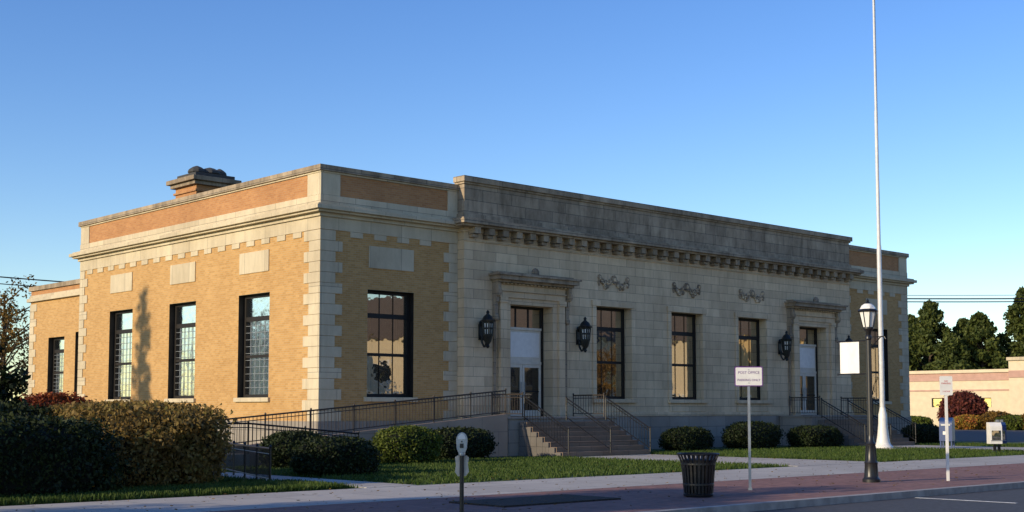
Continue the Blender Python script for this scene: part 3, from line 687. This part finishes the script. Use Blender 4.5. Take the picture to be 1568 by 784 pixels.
g.box(-.025,.025,-.028,.02,0,2.62,'greymetal'); g.box(-.04,.04,-.03,.03,0,.05,'greymetal')
for z in(2.27,2.55): g.cyl((0,-.045,z),(0,-.02,z),.01,.01,'greymetal')
g.finish('sign_board',s)
text('POST OFFICE',.078,(0,-.0395,2.49),'purple',s); text('PARKING ONLY',.068,(0,-.0395,2.33),'purple',s)
s=empty('traffic_sign',(3.4,-21.6,0),FACE)
g=MB(); g.extr(roundrect(.31,.46,.03,2.28),-.034,-.030,'white'); g.box(-.03,.03,-.028,.02,0,2.5,'white'); g.finish('sign_board',s)
text('NO\nPARKING',.055,(0,-.036,2.36),'red',s); text('2 HOUR',.05,(0,-.036,2.14),'red',s)
# parking meter
s=empty('parking_meter',(-12.2,-21.9,0),FACE)
g=MB(); g.cyl((0,0,0),(0,0,1.0),.035,.035,'black',12); g.lathe((0,0,0),[(.09,0),(.09,.02),(.045,.05)],'black',12); g.lathe((0,0,.98),[(.05,0),(.055,.04),(.045,.07)],'greymetal',12)
g.finish('post',s,smooth=True)
g=MB(); P=[(-.055,1.03),(.055,1.03),(.08,1.09),(.088,1.2)]+[(.088*math.cos(a),1.22+.125*math.sin(a)) for a in [math.pi*i/12 for i in range(13)]]+[(-.088,1.2),(-.08,1.09)]
g.extr(P,-.055,.055,'greymetal')
P2=[(.062*math.cos(math.pi*i/12),1.235+.085*math.sin(math.pi*i/12)) for i in range(13)]
g.extr(P2,-.062,-.0551,'white'); g.box(-.03,.03,-.068,-.055,1.1,1.17,'black'); g.ball((0,-.06,1.2),(.014,.01,.014),'black')
g.finish('meter_head',s,bevel=.012,smooth=True)
g=MB(); g.extr([(-.11,.95),(-.07,.98),(0,.96),(.07,.98),(.11,.95),(.095,.84),(.11,.72),(.06,.65),(0,.67),(-.06,.65),(-.11,.72),(-.095,.84)],.04,.055,'shieldy'); g.finish('plaque',s)
# mailbox
g=MB(); P=[(-.3,.32),(.3,.32),(.3,1.05)]+[(.3*math.cos(math.pi*i/14),1.05+.3*math.sin(math.pi*i/14)) for i in range(1,14)]+[(-.3,1.05)]
g.extr(P,-.28,.28,'blue')
for a in(-.25,.25):
    for b in(-.23,.23): g.box(a-.03,a+.03,b-.03,b+.03,0,.319,'blue')
g.box(-.315,-.301,-.2,.2,1.0,1.06,'greymetal'); g.box(-.31,-.3005,-.12,.12,.6,.75,'white')
g.finish('mailbox',loc=(27.9,-8.1,0),bevel=.012,rotz=.3)
for i,(x,y,c) in enumerate(((23.8,-12.4,'white'),(24.45,-12.25,'blue'))):
    g=MB(); g.box(-.24,.24,-.2,.2,.35,.95,c); g.extr([(-.2,.95),(.2,.95),(.2,1.2),(-.08,1.2),(-.2,1.05)],-.24,.24,c,axis='x')
    g.box(-.18,.18,-.215,-.2,.5,.88,'glass'); g.box(-.22,.22,-.21,-.2,.46,.49,'greymetal'); g.box(-.05,.05,-.04,.04,.04,.35,'black'); g.box(-.2,.2,-.18,.18,0,.04,'black'); g.box(.06,.16,-.1,.05,1.2,1.3,'greymetal')
    g.finish('newspaper_box',loc=(x,y,0),bevel=.01,rotz=FACE)
# utility poles and wires
def upole(x,y,h=10.5):
    g=MB(); g.cyl((0,0,0),(0,0,h),.16,.11,'bark',10); g.box(-.08,.08,-1.2,1.2,h-.9,h-.75,'bark')
    for t in(-1.05,-.4,.4,1.05): g.lathe((0,t,h-.75),[(.04,0),(.05,.06),(.03,.12)],'greymetal',8)
    g.finish('utility_pole',loc=(x,y,0))
def wire(g,a,b,sag,r):
    a=Vector(a);b=Vector(b);p=a
    for i in range(1,25):
        t=i/24; q=a.lerp(b,t)-Vector((0,0,sag*4*t*(1-t))); g.cyl(p,q,r,r,'black',5); p=q
upole(38,30,11.5); upole(86,-12,11.5)
g=MB(); wire(g,(38,30,10.1),(86,-12,10.3),.5,.05); wire(g,(38,30.4,9.9),(86,-11.6,10.1),.5,.04); wire(g,(38,29.6,10.25),(86,-12.4,10.6),.5,.02)
g.finish('power_line')
upole(-12,48,12.6); 
g=MB(); wire(g,(-12,48,11.3),(38,30,10.1),1.2,.04); wire(g,(-12,48,10.9),(38,30,9.9),1.3,.03); wire(g,(-12,48,11.3),(-60,66,12.0),1,.03); g.finish('power_line')
# ------------------------------------------------------------------ LIGHT
EL=math.radians(17); AZ=math.radians(8)
sd=Vector((-math.cos(AZ)*math.cos(EL),math.sin(AZ)*math.cos(EL),math.sin(EL)))
sun=bpy.data.lights.new('sun','SUN'); sun.energy=4.9; sun.angle=math.radians(.6); sun.color=(1,.83,.57)
so=bpy.data.objects.new('sun',sun); scene.collection.objects.link(so); so.rotation_euler=(-sd).to_track_quat('-Z','Y').to_euler()
w=bpy.data.worlds.new('World'); scene.world=w; w.use_nodes=True; nt=w.node_tree
sk=nt.nodes.new('ShaderNodeTexSky'); sk.sky_type='NISHITA'; sk.sun_disc=False; sk.sun_elevation=EL; sk.sun_rotation=math.atan2(sd.x,sd.y)
sk.air_density=1.0; sk.dust_density=.15; sk.ozone_density=2.5
hs=nt.nodes.new('ShaderNodeHueSaturation'); hs.inputs['Hue'].default_value=.517; hs.inputs['Saturation'].default_value=1.26; hs.inputs['Value'].default_value=1.33
bg=nt.nodes['Background']; bg.inputs['Strength'].default_value=.15
nt.links.new(sk.outputs[0],hs.inputs['Color']); nt.links.new(hs.outputs[0],bg.inputs[0])
# ------------------------------------------------------------------ CAMERA
cam=bpy.data.cameras.new('camera'); co=bpy.data.objects.new('camera',cam); scene.collection.objects.link(co)
co.location=(-25.61,-37.60,1.7); co.rotation_euler=(math.radians(94.4),0,math.radians(-42.7))
cam.lens=45.7; cam.sensor_width=36; cam.shift_y=.0525; cam.clip_end=4000
scene.camera=co
scene.view_settings.view_transform='Standard'; scene.view_settings.look='None'; scene.view_settings.exposure=0
